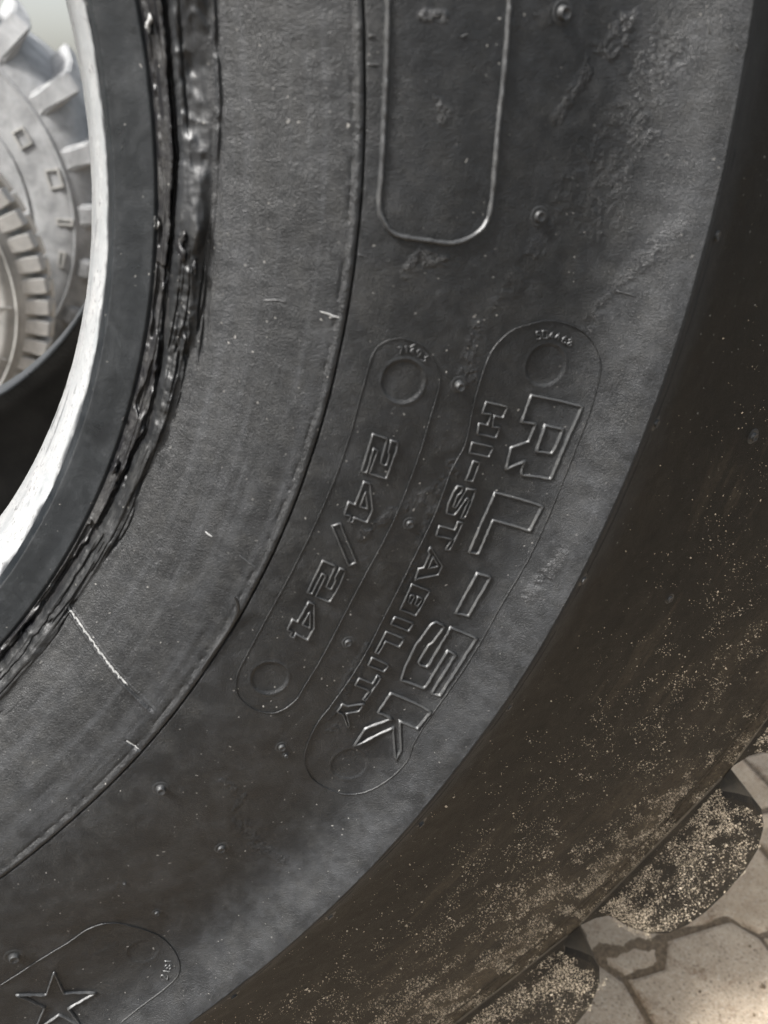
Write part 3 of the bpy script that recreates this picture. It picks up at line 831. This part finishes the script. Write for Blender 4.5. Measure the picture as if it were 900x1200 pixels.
def tube(pts, rad):
    V, F = [], []
    n = 6
    P = [Vector(p) for p in pts]
    for i, p in enumerate(P):
        d = (P[min(i + 1, len(P) - 1)] - P[max(i - 1, 0)]).normalized()
        a = d.cross(Vector((0, 1, 0))).normalized(); b = d.cross(a)
        r = rad * (1 - .75 * abs(2 * i / (len(P) - 1) - 1) ** 2)
        for k in range(n):
            t = 2 * math.pi * k / n
            V.append(tuple(p + a * math.cos(t) * r + b * math.sin(t) * r))
    for i in range(len(P) - 1):
        for k in range(n):
            F.append((i * n + k, i * n + (k + 1) % n, (i + 1) * n + (k + 1) % n, (i + 1) * n + k))
    return V, F


wp = dense_curve(WHISK, 5)
V, F = tube([on_face(x, z, .0004 + .007 * max(0, 1 - i / 14)) for i, (x, z) in enumerate(wp)], .0011)
obj('flash_whisker', mesh_np('flash_whisker', V, F), MAT['nub'], tyre)


# --- torn rubber flaps along the bead
def flap(x, z, size, seed, mat):
    r = random.Random(seed)
    a0 = math.atan2(z, x)
    ra = np.array([math.cos(a0), math.sin(a0)]); ta = np.array([-ra[1], ra[0]])
    nu, nv = 7, 9
    top, bot = [], []
    for i in range(nu):
        for j in range(nv):
            u = i / (nu - 1) * 2 - 1; v = j / (nv - 1) * 2 - 1
            wv = (1 - .55 * v * v) * (1 + .25 * math.sin(7 * v + seed))
            q = np.array([x, z]) + ra * (u * size * .13 * wv + size * .06 * math.sin(2.3 * v + 1.7 * seed)) + ta * v * size * .36 * (1 - .35 * u * u + .2 * u)
            hh = .0012 + .0016 * (1 - u * u) * (1 - v * v) + .0011 * math.sin(3 * v + seed) * u + r.uniform(-.0003, .0003)
            top.append(on_face(q[0], q[1], hh + .0005)); bot.append(on_face(q[0], q[1], hh - .004))
    V = top + bot
    F = []
    m = nu * nv
    for i in range(nu - 1):
        for j in range(nv - 1):
            a = i * nv + j
            F.append((a, a + 1, a + nv + 1, a + nv)); F.append((m + a, m + a + nv, m + a + nv + 1, m + a + 1))
    bd = [j for j in range(nv)] + [i * nv + nv - 1 for i in range(1, nu)] + [(nu - 1) * nv + j for j in range(nv - 2, -1, -1)] + [i * nv for i in range(nu - 2, 0, -1)]
    for a, b in zip(bd, bd[1:] + bd[:1]):
        F.append((a, b, m + b, m + a))
    return V, F


for i, (x, z, s) in enumerate(CHIPS):
    V, F = flap(x, z, s, i, None)
    obj('torn_flap', mesh_np('torn_flap', V, F), MAT['pale'] if i in (0, 1) else MAT['fresh'], tyre)

# ------------------------------------------------------------------ sand grains stuck to the shoulder and lugs
oct_v = np.array([(1, 0, 0), (-1, 0, 0), (0, 1, 0), (0, -1, 0), (0, 0, 1), (0, 0, -1)], float)
oct_f = np.array([(0, 2, 4), (2, 1, 4), (1, 3, 4), (3, 0, 4), (2, 0, 5), (1, 2, 5), (3, 1, 5), (0, 3, 5)])
ng = 0
gv, gf = [], []
gr = np.random.default_rng(4)


NT_ = 900000
r_ = gr.uniform(.575, .9625, NT_); t_ = gr.uniform(-72, 6, NT_)
out_ = np.clip((r_ - .575) / .285, 0, 1)
low_ = np.clip((-t_ - 2) / 42, 0, 1)
cl_ = fbm(t_ * 1.4, r_ * 70, 4)
p_sh = (.005 + .50 * out_ ** 2.2) * (.10 + .90 * low_) * np.clip(cl_ - .40, 0, 1) * 4.0
a_ = ((t_ + 39.6 + 180 / NL) % (360 / NL)) - 180 / NL
wob_ = fbm(t_ * 2.2 + 7, r_ * 90, 3) - .5
on_lug = ((np.abs(a_) < 4.7 + 1.4 * wob_) & (r_ > .876) & (r_ < .946 + .015 * (1 - (a_ / 4) ** 2) + .02 * wob_))
p_ = np.where(r_ < .874, p_sh, np.where(on_lug, np.maximum(np.clip((cl_ - .33) * 3.2, .05, 1) * np.clip((5.2 - np.abs(a_)) / 1.5, .15, 1), .8 * np.clip((.889 - r_) / .012, 0, 1) * np.clip((cl_ - .25) * 3, .1, 1)), 0))
keep = gr.random(NT_) < p_
r_, t_ = r_[keep], np.radians(t_[keep])
NG = len(r_)
sz = np.minimum(np.where(r_ > .874, .00020, .00017) * (1 + gr.exponential(.75, NG)), .0011)
y_ = np.where(r_ < .875, ysurf(np.minimum(r_, .86)), .0155 - (r_ - .874) * .165 - .0002) - sz * .3
ctr = np.stack([r_ * np.cos(t_), y_, r_ * np.sin(t_) + ZC], -1)
gv = ctr[:, None, :] + oct_v[None] * gr.uniform(.5, 1.3, (NG, 6, 1)) * sz[:, None, None] + gr.normal(0, .25, (NG, 6, 3)) * sz[:, None, None]
gf = oct_f[None] + 6 * np.arange(NG)[:, None, None]
print('sand grains', NG)
sand = obj('sand_grains', mesh_np('sand_grains', gv.reshape(-1, 3), gf.reshape(-1, 3), False), MAT['sand'])
tag(sand, 'pale sand grains stuck to the dark tire shoulder and lugs', 'sand', kind='stuff')

# loose soil lying on the paving beside the tread
sx, sy = np.meshgrid(np.linspace(.45, 1.75, 240), np.linspace(-.05, .75, 170), indexing='ij')
f1 = fbm(sx * 9 + 3, sy * 9 + 1, 4)
jd = np.abs(sy - Y_REF - .004)
hgt = .016 * (f1 - .84 + .16 * np.exp(-(jd / .012) ** 2)) + .0022 * (fbm(sx * 120, sy * 120, 3) - .5)
bz = np.minimum(np.minimum(sx - .45, 1.75 - sx), np.minimum(sy + .05, .75 - sy))
hgt -= .02 * sstep(.08, 0, bz)
V = np.stack([sx, sy, np.minimum(hgt, .010)], -1).reshape(-1, 3)
soil = obj('loose_soil', mesh_np('loose_soil', V, grid_faces(240, 170)), MAT['soil'])
tag(soil, 'loose brown sandy soil drifted over the paving beside the tread', 'soil', kind='stuff')

cv, cf = [], []
nc_ = 0
for k in range(1500):
    x = gr.uniform(.55, 1.6); y = gr.uniform(0, .7)
    if fbm(np.array(x * 14.), np.array(y * 14.), 3) < .5: continue
    s = .0007 * (1 + gr.exponential(.8))
    s = min(s, .005)
    cv.append(oct_v * gr.uniform(.6, 1.2, (6, 3)) * s @ np.linalg.qr(gr.normal(size=(3, 3)))[0] + np.array([x, y, .0015 + s * .4]))
    cf.append(oct_f + 6 * nc_); nc_ += 1
tag(obj('soil_crumbs', mesh_np('soil_crumbs', np.concatenate(cv), np.concatenate(cf), False), MAT['soil']),
    'small brown soil crumbs scattered over the concrete pavers', 'soil', kind='stuff')

# ------------------------------------------------------------------ tyres standing behind, seen through the hole


def lathe_ring(name, prof, mat, parent, n=144):
    P = np.array(prof, float)
    tr = np.radians(np.arange(n) * 360 / n)
    V = np.stack([P[:, :1] * np.cos(tr), P[:, 1:] + 0 * tr, P[:, :1] * np.sin(tr)], -1).reshape(-1, 3)
    return obj(name, mesh_np(name, V, grid_faces(len(P), n, True)[:, ::-1]), mat, parent)


def block(name, poly, y0, y1, mat, parent, bev=.006, ry0=0.0):
    """extrude a polygon of (r, deg) between y0 and y1 with a bevelled front edge"""
    bm = bmesh.new()
    cr_ = sum(p[0] for p in poly) / len(poly); ca = sum(p[1] for p in poly) / len(poly)
    rows = []
    for y, k in ((y0, .86), (y0 + bev, 1.0), (y1 - bev, 1.0), (y1, .9)):
        row = []
        for r, a in poly:
            rr_ = cr_ + (r - cr_) * k; aa = math.radians(ca + (a - ca) * k)
            row.append(bm.verts.new((rr_ * math.cos(aa), y, rr_ * math.sin(aa))))
        rows.append(row)
    n = len(poly)
    for a, b in zip(rows[:-1], rows[1:]):
        for i in range(n): bm.faces.new((a[i], a[(i + 1) % n], b[(i + 1) % n], b[i]))
    bm.faces.new(rows[0]); bm.faces.new(list(reversed(rows[-1])))
    bmesh.ops.recalc_face_normals(bm, faces=bm.faces)
    me = bpy.data.meshes.new(name); bm.to_mesh(me); bm.free()
    return me


# small block-tread tyre
BT_R = .46
bt = tag(obj('block_tread_tire', None), 'small dusty grey tire with tan tread blocks, seen through the bead hole', 'tire')
bt.location = BT_LOC
bt.scale = (1.213, 1.213, 1.213)
lathe_ring('sidewall', [(.19, .03), (.20, .0), (.24, -.012), (.30, -.022), (.355, -.024), (.365, -.026), (.372, -.022), (.40, -.016), (.425, .004), (.43, .03), (.43, .20), (.40, .235), (.30, .25), (.20, .22), (.19, .19)], MAT['dusty'], bt)
lathe_ring('rim_line', [(.300, -.0215), (.302, -.0245), (.306, -.0247), (.308, -.0215)], MAT['dusty'], bt)
lathe_ring('rim_line', [(.383, -.021), (.386, -.0245), (.390, -.0242), (.393, -.018)], MAT['dusty'], bt)
NB = 54
bme = block('tread_block', [(.398, -2.5), (.43, -2.75), (.452, -2.6), (.46, -2.3), (.46, 2.0), (.452, 2.3), (.43, 2.4), (.398, 2.2)], -.012, .07, MAT['dusty_tan'], bt, .010)
bme2 = block('tread_block', [(.42, -2.75), (.455, -2.8), (.46, -2.5), (.46, 2.5), (.455, 2.8), (.42, 2.75)], .085, .15, MAT['dusty_tan'], bt, .008)
for k in range(NB):
    for me_, off, mt_ in ((bme, 0, 'dusty_block'), (bme2, 3.3, 'dusty_tan')):
        o = obj('tread_block', me_, MAT[mt_], bt)
        o.rotation_euler = (0, math.radians(k * 360 / NB + off), 0)
sp = block('sidewall_rib', [(.318, -.14), (.378, -.12), (.378, .12), (.318, .14)], -.0275, -.015, MAT['dusty'], bt, .001)
for k in range(18):
    o = obj('sidewall_rib', sp, MAT['dusty'], bt)
    o.rotation_euler = (0, math.radians(k * 20 + 7), 0)

# tractor tyre
tt_ = tag(obj('tractor_tire', None), 'big haze-paled grey tractor tire with tall lugs against the white sky, behind the small tire', 'tire')
tt_.location = TT_LOC
tt_.rotation_euler = (0, 0, math.radians(-14))
tt_.scale = (.917, .917, .917)
lathe_ring('sidewall', [(.33, .05), (.34, .0), (.40, -.03), (.50, -.055), (.60, -.058), (.66, -.045), (.70, -.01), (.725, .04), (.735, .25), (.725, .46), (.66, .545), (.50, .555), (.34, .5), (.33, .45)], MAT['tractor'], tt_)
lathe_ring('rim_line', [(.470, -.048), (.473, -.056), (.480, -.058), (.483, -.05)], MAT['tractor'], tt_)
lathe_ring('rim_line', [(.628, -.052), (.631, -.060), (.638, -.058), (.641, -.046)], MAT['tractor'], tt_)
NT = 22


def tractor_lug():
    bm = bmesh.new()
    rows = []
    for y, a0, wd, r0, r1 in ((-.050, 0, 3.0, .640, .672), (-.035, 0, 3.2, .66, .745), (-.012, 0, 3.1, .68, .800), (.02, .6, 2.9, .70, .806), (.12, 4.0, 2.5, .72, .812), (.25, 10, 2.2, .725, .815)):
        rows.append([bm.verts.new((r * math.cos(math.radians(a)), y, r * math.sin(math.radians(a)))) for r, a in ((r0, a0 - wd * 1.15), (r1, a0 - wd * .85), (r1, a0 + wd * .85), (r0, a0 + wd * 1.15))])
    for a, b in zip(rows[:-1], rows[1:]):
        for i in range(4): bm.faces.new((a[i], a[(i + 1) % 4], b[(i + 1) % 4], b[i]))
    bm.faces.new(rows[0]); bm.faces.new(list(reversed(rows[-1])))
    bmesh.ops.recalc_face_normals(bm, faces=bm.faces)
    bmesh.ops.bevel(bm, geom=bm.edges[:], offset=.006, segments=2, affect='EDGES')
    me = bpy.data.meshes.new('tread_lug'); bm.to_mesh(me); bm.free()
    return me


tlm = tractor_lug()
for k in range(NT):
    o = obj('tread_lug', tlm, MAT['tractor'], tt_)
    o.rotation_euler = (0, math.radians(k * 360 / NT + TT_PH), 0)


def box_frame(r0, a0, w_, h_, t):
    """square outline standing on the tractor sidewall"""
    parts = []
    bm = bmesh.new()
    c = math.radians(a0)
    ex = Vector((math.cos(c), 0, math.sin(c))); ez = Vector((-math.sin(c), 0, math.cos(c)))
    ctr = ex * r0
    for u0, u1, v0, v1 in ((-w_, w_, -h_, -h_ + t), (-w_, w_, h_ - t, h_), (-w_, -w_ + t, -h_ + t, h_ - t), (w_ - t, w_, -h_ + t, h_ - t)):
        vs = []
        for y in (-.0635, -.045):
            vs.append([bm.verts.new(ctr + ex * u + ez * v + Vector((0, y, 0))) for u, v in ((u0, v0), (u1, v0), (u1, v1), (u0, v1))])
        bm.faces.new(vs[0])
        for i in range(4): bm.faces.new((vs[0][i], vs[0][(i + 1) % 4], vs[1][(i + 1) % 4], vs[1][i]))
    bmesh.ops.recalc_face_normals(bm, faces=bm.faces)
    me = bpy.data.meshes.new('raised_box'); bm.to_mesh(me); bm.free()
    return me


for r0, a0, w_, h_ in ((.595, 9, .026, .032), (.60, -5, .03, .012), (.55, 24, .025, .03), (.59, -18, .012, .03)):
    obj('raised_box', box_frame(r0, a0, w_, h_, .007), MAT['dusty'], tt_)

S.cycles.use_denoising = True
